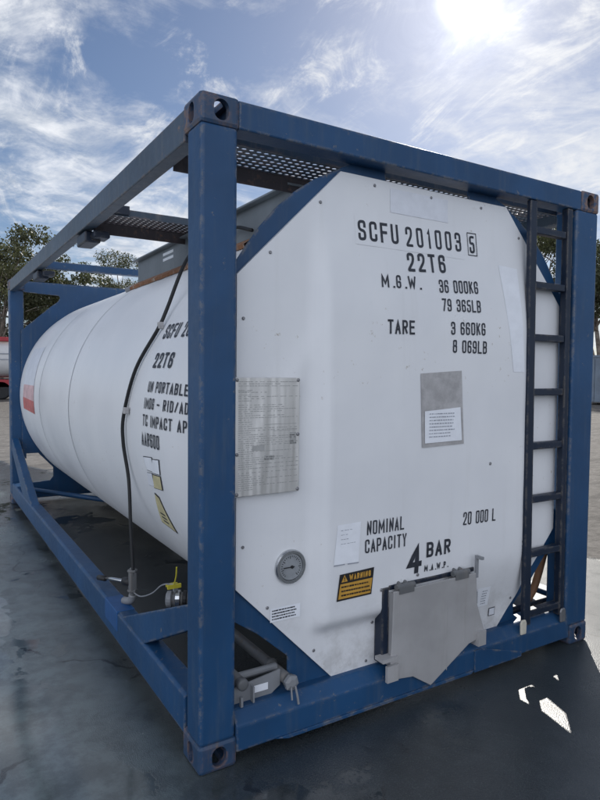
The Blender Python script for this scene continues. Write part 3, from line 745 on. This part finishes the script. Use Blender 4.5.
# --- ladder
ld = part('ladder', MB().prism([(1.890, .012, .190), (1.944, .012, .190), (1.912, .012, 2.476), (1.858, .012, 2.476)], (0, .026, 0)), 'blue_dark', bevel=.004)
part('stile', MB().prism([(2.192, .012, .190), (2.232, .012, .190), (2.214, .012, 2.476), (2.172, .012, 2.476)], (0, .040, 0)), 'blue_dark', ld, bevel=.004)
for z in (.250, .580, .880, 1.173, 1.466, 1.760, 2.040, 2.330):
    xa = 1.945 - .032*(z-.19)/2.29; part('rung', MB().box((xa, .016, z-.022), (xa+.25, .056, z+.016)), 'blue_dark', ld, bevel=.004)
def lug(x):
    m_ = MB()
    for k in range(11):
        pass
    return m_.prism([(x-.022, .006, .155), (x+.022, .006, .155), (x+.024, .006, .215), (x+.015, .006, .235), (x-.015, .006, .235), (x-.024, .006, .215)], (0, -.012, 0))
part('ladder_foot', lug(1.868), 'cream', ld, bevel=.006); part('ladder_foot', lug(2.205), 'screw', ld, bevel=.006)

# --- perforated walkways
def grating(x0, x1, y0, y1, z0, z1, pitch=.036, r=.0112):
    vs = []; fs = []; nx = int((x1-x0)/pitch); ny = max(1, int((y1-y0)/pitch)); px_, py_ = (x1-x0)/nx, (y1-y0)/ny
    mb = MB()
    for i in range(nx):
        for j in range(ny):
            cx = x0+(i+.5)*px_; cy = y0+(j+.5)*py_
            a = [(cx-px_/2, cy-py_/2), (cx, cy-py_/2), (cx+px_/2, cy-py_/2), (cx+px_/2, cy), (cx+px_/2, cy+py_/2), (cx, cy+py_/2), (cx-px_/2, cy+py_/2), (cx-px_/2, cy)]
            hole = [(cx+r*1.25*cos(radians(225+45*k)), cy+r*1.0*sin(radians(225+45*k))) for k in range(8)]
            V = [(x, y, z0) for x, y in a] + [(x, y, z0) for x, y in hole] + [(x, y, z1) for x, y in hole] + [(x, y, z1) for x, y in a]
            F = []
            for k in range(8):
                m2 = (k+1) % 8
                F += [(k, m2, 8+m2, 8+k), (8+k, 8+m2, 16+m2, 16+k), (16+k, 16+m2, 24+m2, 24+k)]
            mb.add(V, F)
    return mb
def walkway(x0, x1, y0, y1, mat):
    w = part('walkway', grating(x0, x1, y0+.008, y1-.008, 2.512, 2.516), mat)
    part('walkway_edge', MB().box((x0, y0-.004, 2.482), (x1, y0+.004, 2.524)), 'blue_worn', w)
    part('walkway_edge', MB().box((x0, y1-.004, 2.440), (x1, y1+.004, 2.522)), 'rust', w)
    return w
walkway(.080, W-.080, .17, .50, 'blue_worn')
walkway(.080, W-.080, 1.60, 1.97, 'rust')
part('walkway_lug', MB().box((.082, 1.575, 2.490), (.20, 1.592, 2.54)), 'blue_dark')
part('cross_bar', MB().box((.078, 3.98, 2.50), (W-.078, 4.06, 2.565)), 'blue', bevel=.004)
for y in (2.06, 3.93): part('rail_bracket', MB().box((.02, y-.12, 2.375), (.12, y+.12, 2.446)).box((.06, y-.20, 2.395), (.16, y-.06, 2.44)), 'blue_dark', bevel=.01)
walk = grating(W-.62, W-.09, 1.99, 3.90, 2.512, 2.516); part('walkway', walk, 'rust')

# --- spill box on top, with flange
sb = part('spill_box', MB().box((.70, .52, 2.12), (.706, 3.05, 2.474)).box((1.74, .52, 2.12), (1.746, 3.05, 2.474)).box((.706, .52, 2.12), (1.74, .526, 2.474)).box((.706, 3.044, 2.12), (1.74, 3.05, 2.474)), 'boxgrey')
part('lid', MB().box((.66, .49, 2.474), (1.78, 3.08, 2.486)), 'boxgrey', sb, bevel=.003)
part('vent', MB().box((.6985, 2.20, 2.385), (.7005, 2.42, 2.405)).box((.6985, 2.20, 2.425), (.7005, 2.42, 2.445)), 'paper', sb)
part('stiffener', MB().box((.690, 1.52, 2.15), (.70, 1.55, 2.474)), 'boxgrey', sb)
vs = []; rr = random.Random(3)
mb = MB(); nseg = 60
for i in range(nseg+1):
    y = .9 + (3.10-.9)*i/nseg; jj = rr.uniform(-.012, .012)
    for x_, up_ in ((.64+jj, .004), (.645+jj, .026), (.70, .034), (.70, .004)):
        th = math.acos((x_-CX)/RT); vs.append(surf(y, th, up_))
mb.add(vs, [(i*4+k, i*4+k+1, (i+1)*4+k+1, (i+1)*4+k) for i in range(nseg) for k in range(3)])
part('sealant_strip', mb, 'brown', sb)
part('sealant_strip', MB().tube([surf(3.10, math.acos((x_-CX)/RT), .012) for x_ in (.62, .9, 1.2, 1.5)], .028, 8), 'steel', sb)

# --- black drain hose down the flank, valve, pipes
pts = [(.66, .87, 2.325), (.66, 1.12, 2.385), (.52, 1.22, 2.30), (.35, 1.05, 2.15), surf(1.03, TH(32), .035), surf(1.04, TH(26), .020), surf(1.17, TH(14.6), .018), surf(1.26, TH(2), .018), surf(1.28, TH(-6), .020), (.098, 1.26, .95), (.098, 1.225, .70), (.10, 1.19, .47), (.10, 1.19, .40)]
hose = part('drain_hose', MB().tube(catmull(pts, 8), .0098, 10), 'rubber', smooth=True)
for y, d in ((1.03, 27.0), (1.22, 3.0)):
    p = surf(y, TH(d), .018); part('hose_clip', MB().box((p.x-.015, p.y-.016, p.z-.018), (p.x+.012, p.y+.016, p.z+.018)), 'grey_label', hose, bevel=.004)
vv = part('drain_valve', MB().tube([(.10, 1.20, .47), (.10, 1.20, .30)], .015, 12).box((.082, 1.178, .345), (.118, 1.222, .445)), 'pipe', bevel=.004)
for z in (.335, .445): part('valve_flange', MB().lathe((.10, 1.20, z), (0, 0, 1), [(0, .024), (.004, .028), (.012, .028), (.016, .024)], 6), 'pipe', vv)
part('valve_elbow', MB().tube(catmull([(.10, 1.20, .32), (.098, 1.215, .285), (.085, 1.26, .268), (.08, 1.29, .262)], 5), .021, 12), 'steel', vv, smooth=True)
part('handle', MB().tube([(.098, 1.22, .385), (.045, 1.42, .352), (.032, 1.56, .318)], [.010, .010, .008], 8), 'chrome', vv, smooth=True)
part('handle_grip', MB().tube([(.034, 1.53, .324), (.024, 1.64, .300)], .016, 10), 'black', vv, smooth=True); part('handle_hub', MB().tube([(.098, 1.22, .385), (.080, 1.285, .374)], .023, 10), 'black', vv, smooth=True)
PA, PB = Vector((.165, .800, .41)), Vector((.60, .56, .41)); pd = (PB-PA).normalized()
pipe = part('outlet_pipe', MB().tube([PA, PB], .034, 16), 'pipe', smooth=True)
part('pipe_cap', MB().lathe(PA-pd*.012, pd, [(0, .030), (.006, .042), (.026, .042), (.030, .034)], 18), 'steel', pipe)
part('coupling', MB().lathe(PA+pd*.034, pd, [(0, .036), (.004, .046), (.024, .046), (.028, .036)], 18), 'chrome', pipe)
part('coupling', MB().lathe(PA+pd*.072, pd, [(0, .036), (.004, .044), (.018, .044), (.022, .036)], 18), 'rubber', pipe)
part('clamp_bolt', MB().box((.185, .775, .448), (.205, .795, .485)), 'steel', pipe)
part('tether', MB().tube(catmull([(.10, 1.20, .335), (.11, 1.08, .345), (.13, .95, .40), (.15, .85, .47), (.19, .79, .485)], 6), .004, 6), 'steel', pipe, smooth=True)
part('seal_tag', MB().tube(catmull([(.17, .70, .60), (.175, .72, .55), (.178, .755, .50), (.18, .77, .485)], 4), .0035, 6).box((.145, .755, .475), (.215, .765, .495)).box((.16, .82, .465), (.22, .83, .48)), 'yellow', pipe)
# steam tubes in the lower left corner opening
t1 = part('steam_tube', MB().tube([(.43, .035, .250), (.43, .62, .250)], .024, 14).lathe((.43, .028, .250), (0, 1, 0), [(0, .022), (.004, .030), (.026, .030), (.03, .024)], 14).lathe((.43, .20, .250), (0, 1, 0), [(0, .024), (.004, .031), (.02, .031), (.024, .024)], 14), 'pipe', smooth=True)
part('tube_cap', MB().lathe((.43, .022, .250), (0, 1, 0), [(0, .018), (.006, .034), (.022, .034)], 6), 'steel', t1)
part('cap_chain', MB().tube([(.44, .018, .24), (.445, .008, .20), (.45, .006, .165)], .005, 6).tube([(.42, .018, .24), (.418, .006, .19)], .004, 6), 'steel', t1)
t2 = part('steam_tube', MB().tube([(.215, .06, .285), (.215, .62, .285)], .022, 14).lathe((.215, .052, .285), (0, 1, 0), [(0, .018), (.004, .025), (.026, .025), (.03, .022)], 14), 'pipe', smooth=True)
part('tube_clip', MB().box((.255, .045, .205), (.262, .07, .27)).box((.20, .045, .20), (.21, .06, .24)), 'steel', t2)
tp = part('tube_bracket', MB().prism([(.165, .086, .196), (.36, .086, .196), (.405, .086, .225), (.405, .086, .292), (.165, .086, .262)], (0, .006, 0)).tube([(.20, .15, .275), (.42, .15, .275)], .016, 10), 'steel')
part('label', MB().box((.268, .0835, .222), (.345, .0848, .252)), 'paper', tp)
# lower diagonal bars at the far end, and the saddle the tank stands on
for sx in (1, -1):
    part('saddle_brace', MB().tube([(CX-sx*1.12, L-.30, .20), (CX-sx*.45, L-1.5, .21)], .026, 8), 'blue', smooth=True)
# brown hose and step in the right-hand opening
part('hanging_hose', MB().tube(catmull([(2.33, .24, .80), (2.328, .22, .66), (2.313, .20, .53), (2.288, .20, .469), (2.246, .20, .36), (2.204, .20, .277), (2.14, .20, .215)], 6), .022, 10), 'hosebrown', smooth=True)
part('step', MB().box((1.93, .17, .205), (2.33, .46, .225)).box((1.93, .17, .16), (2.33, .185, .205)), 'blue_dark', bevel=.004)

# ------------------------------------------------------------------ trees
def tree(loc, h, spread, seed, leaf, label, nclump=34, nleaf=95, lean=0.0, open_=0.5, leafsize=.27):
    r = random.Random(seed); root = thing('gum_tree', (loc[0], loc[1], 0), label, 'tree')
    wood = MB(); crown = MB()
    tips = []
    nst = r.choice((1, 2, 2, 3))
    for s_ in range(nst):
        a0 = r.uniform(0, 2*pi); base = Vector((cos(a0), sin(a0), 0))*(.25 if nst > 1 else 0)
        fork = Vector((base.x*3 + lean*h*.25 + r.uniform(-.3, .3), base.y*3 + r.uniform(-.3, .3), h*r.uniform(.30, .42)))
        r0 = h*.018/(nst**.4)
        wood.tube(catmull([base, base*2+Vector((r.uniform(-.15, .15), 0, fork.z*.5)), fork], 4), [r0*1.25 - r0*.5*i/8 for i in range(9)], 8)
        for b_ in range(r.randint(4, 6)):
            a = r.uniform(0, 2*pi); q = spread*r.uniform(.35, 1.0); tip = Vector((fork.x + cos(a)*q, fork.y + sin(a)*q, h*r.uniform(.42, .98)))
            mid = fork.lerp(tip, .5) + Vector((-cos(a)*q*.12, -sin(a)*q*.12, h*.05))
            P = catmull([fork, mid, tip], 4); wood.tube(P, [r0*.6 - r0*.48*i/8 for i in range(9)], 6); tips.append(tip)
            for c_ in range(2):
                t2_ = P[5].lerp(tip, r.uniform(0, .6)) + Vector((r.uniform(-1, 1)*spread*.4, r.uniform(-1, 1)*spread*.4, r.uniform(-.02, .12)*h))
                wood.tube([P[4], P[4].lerp(t2_, .5)+Vector((0, 0, .15)), t2_], [r0*.25, r0*.18, r0*.08], 5); tips.append(t2_)
    for i in range(nclump):
        c = r.choice(tips) + Vector((r.gauss(0, 1)*spread*.16, r.gauss(0, 1)*spread*.16, r.gauss(0, 1)*h*.04))
        R = Vector((r.uniform(.5, 1.15), r.uniform(.5, 1.15), r.uniform(.30, .65)))*spread*.27
        for k in range(nleaf):
            d = Vector((r.gauss(0, 1), r.gauss(0, 1), r.gauss(0, 1))); d = d.normalized()*r.random()**.45
            p = c + Vector((d.x*R.x, d.y*R.y, d.z*R.z)); ls = leafsize*r.uniform(.5, 1.2)
            ax = Vector((r.uniform(-1, 1), r.uniform(-1, 1), r.uniform(-1.3, .3))).normalized(); sd = ax.orthogonal().normalized()
            sd = (sd*cos(r.uniform(0, 6)) + ax.cross(sd)*sin(r.uniform(0, 6))).normalized()
            crown.add([p-ax*ls*.5, p+sd*ls*.22, p+ax*ls*.5, p-sd*ls*.22], [(0, 1, 2, 3)])
    o = build('trunk', wood, 'bark', root, smooth=True); o = build('crown', crown, leaf, root)
    return root
tree((3.8, 45.6), 10.4, 4.6, 12, 'leaf', 'tall airy gum tree rising above the red and white tanker trailer', 95, 190)
tree((7.2, 49.3), 10.8, 4.6, 24, 'leaf3', 'dark gum tree with several pale stems behind the upper corner of the far frame', 95, 190)
tree((11.0, 58.0), 9.0, 4.4, 37, 'leaf2', 'small gum tree with gaps in its crown just right of the far frame corner', 70, 190)
tree((15.2, 70.0), 11.6, 5.4, 41, 'leaf2', 'broad gum tree seen above the far frame end beside the grey box', 100, 190)
tree((19.2, 70.0), 14.6, 5.4, 58, 'leaf', 'taller gum tree whose crown top shows over the blue cross bar', 100, 190)
tree((42.7, 31.8), 13.6, 5.0, 63, 'leaf', 'gum tree seen behind the upper rungs of the ladder', 120, 190)
tree((43.5, 26.0), 14.2, 5.4, 77, 'leaf3', 'dark gum tree standing behind the grey shipping container', 125, 190)
# low far-off belt of scrub along the horizon
r = random.Random(99); mb = MB()
for i in range(300):
    a = radians(r.uniform(-40, 125)); d = r.uniform(120, 170); c = Vector((sin(a)*d, cos(a)*d, r.uniform(.3, 3.2)))
    for k in range(26):
        p = c + Vector((r.gauss(0, 2.4), r.gauss(0, 2.4), r.gauss(0, 1.1))); p.z = max(p.z, .1); ls = r.uniform(.5, 1.2)
        ax = Vector((r.uniform(-1, 1), r.uniform(-1, 1), r.uniform(-1, 1))).normalized(); sd = ax.orthogonal().normalized()
        mb.add([p-ax*ls*.5, p+sd*ls*.3, p+ax*ls*.5, p-sd*ls*.3], [(0, 1, 2, 3)])
o = build('far_scrub', mb, 'leaf3'); o['kind'] = 'stuff'

# ------------------------------------------------------------------ tanker trailer at the far left
TT = thing('tanker_trailer', (1.0, 34.0, 0), 'white road tanker trailer with red stripe and red chassis behind the far left post', 'trailer')
def bpart(name, mb, mat, parent, **kw):
    o = build(name, mb, mat, None, **kw); o.parent = parent; o.matrix_parent_inverse = Matrix.Translation((TT if parent is not SC_ else SC_).location).inverted(); return o
SC_ = None
M['tanker'] = flat('tanker_white', (0.66, 0.66, 0.66), 0.35, var=.06, scale=1)
M['tanker_red'] = flat('tanker_red', (0.34, 0.03, 0.04), 0.4, var=.1, scale=2)
barrel = bpart('barrel', MB().lathe((-5.7, 34, 2.15), (1, 0, 0), [(0, .3), (.12, .8), (.35, 1.02), (10.7, 1.02), (11.0, .8), (11.1, .3)], 32), 'tanker', TT, smooth=True)
bpart('stripe', MB().box((-5.4, 33.1, 3.02), (5.1, 33.75, 3.24)), 'tanker_red', TT, bevel=.03)
for z in (2.05, 2.35): bpart('side_marking', MB().box((-.3, 32.962, z), (4.6, 32.975, z+.05)), 'ink_faint', TT)
bpart('chassis', MB().box((-5.3, 33.0, .62), (5.2, 35.0, 1.05)), 'tanker_red', TT, bevel=.03)
for x in (-4.1, -2.8, 2.7, 4.0):
    w = bpart('wheel', MB().lathe((x, 33.0, .5), (0, 1, 0), [(0, .42), (.04, .5), (.26, .5), (.3, .42)], 28), 'rubber', TT)
    bpart('rim', MB().lathe((x, 32.97, .5), (0, 1, 0), [(0, .1), (.02, .28), (.05, .3)], 24), 'steel', w)
bpart('mudguard', MB().box((-4.8, 32.98, 1.06), (-2.1, 33.4, 1.10)).box((2.0, 32.98, 1.06), (4.7, 33.4, 1.10)), 'black', TT)

# ------------------------------------------------------------------ storage container at the far right
SC_ = thing('shipping_container', (33.0, 17.0, 0), 'grey blue corrugated shipping container standing at the far right edge of the yard', 'container')
M['cont'] = painted('faded_container_paint', (0.16, 0.20, 0.25), wear=(.16, .1, .07), edge=False, dirt=(.28, .28, .27))
pts = []; n = 26
for i in range(n):
    x = 29.35 + i*6.0/n; w = 6.0/n
    pts += [(x, 14.9), (x+w*.35, 14.9), (x+w*.5, 14.94), (x+w*.85, 14.94)]
pts += [(35.35, 14.9), (35.35, 17.3), (29.35, 17.3)]
bpart('wall', MB().prism([(a, b+1.2, .15) for a, b in pts], (0, 0, 2.35)), 'cont', SC_)
bpart('roof', MB().box((29.3, 16.06, 2.50), (35.4, 18.55, 2.60)), 'cont', SC_)
for x in (29.30, 35.28): bpart('post', MB().box((x, 16.06, .0), (x+.12, 16.2, 2.5)), 'cont', SC_)
for z in (.0, 2.36): bpart('rail', MB().box((29.42, 16.06, z), (35.28, 16.16, z+.14)), 'cont', SC_)
bpart('door', MB().box((29.27, 16.3, .15), (29.33, 17.35, 2.4)), 'cont', SC_); bpart('door', MB().box((29.27, 17.38, .15), (29.33, 18.45, 2.4)), 'cont', SC_)
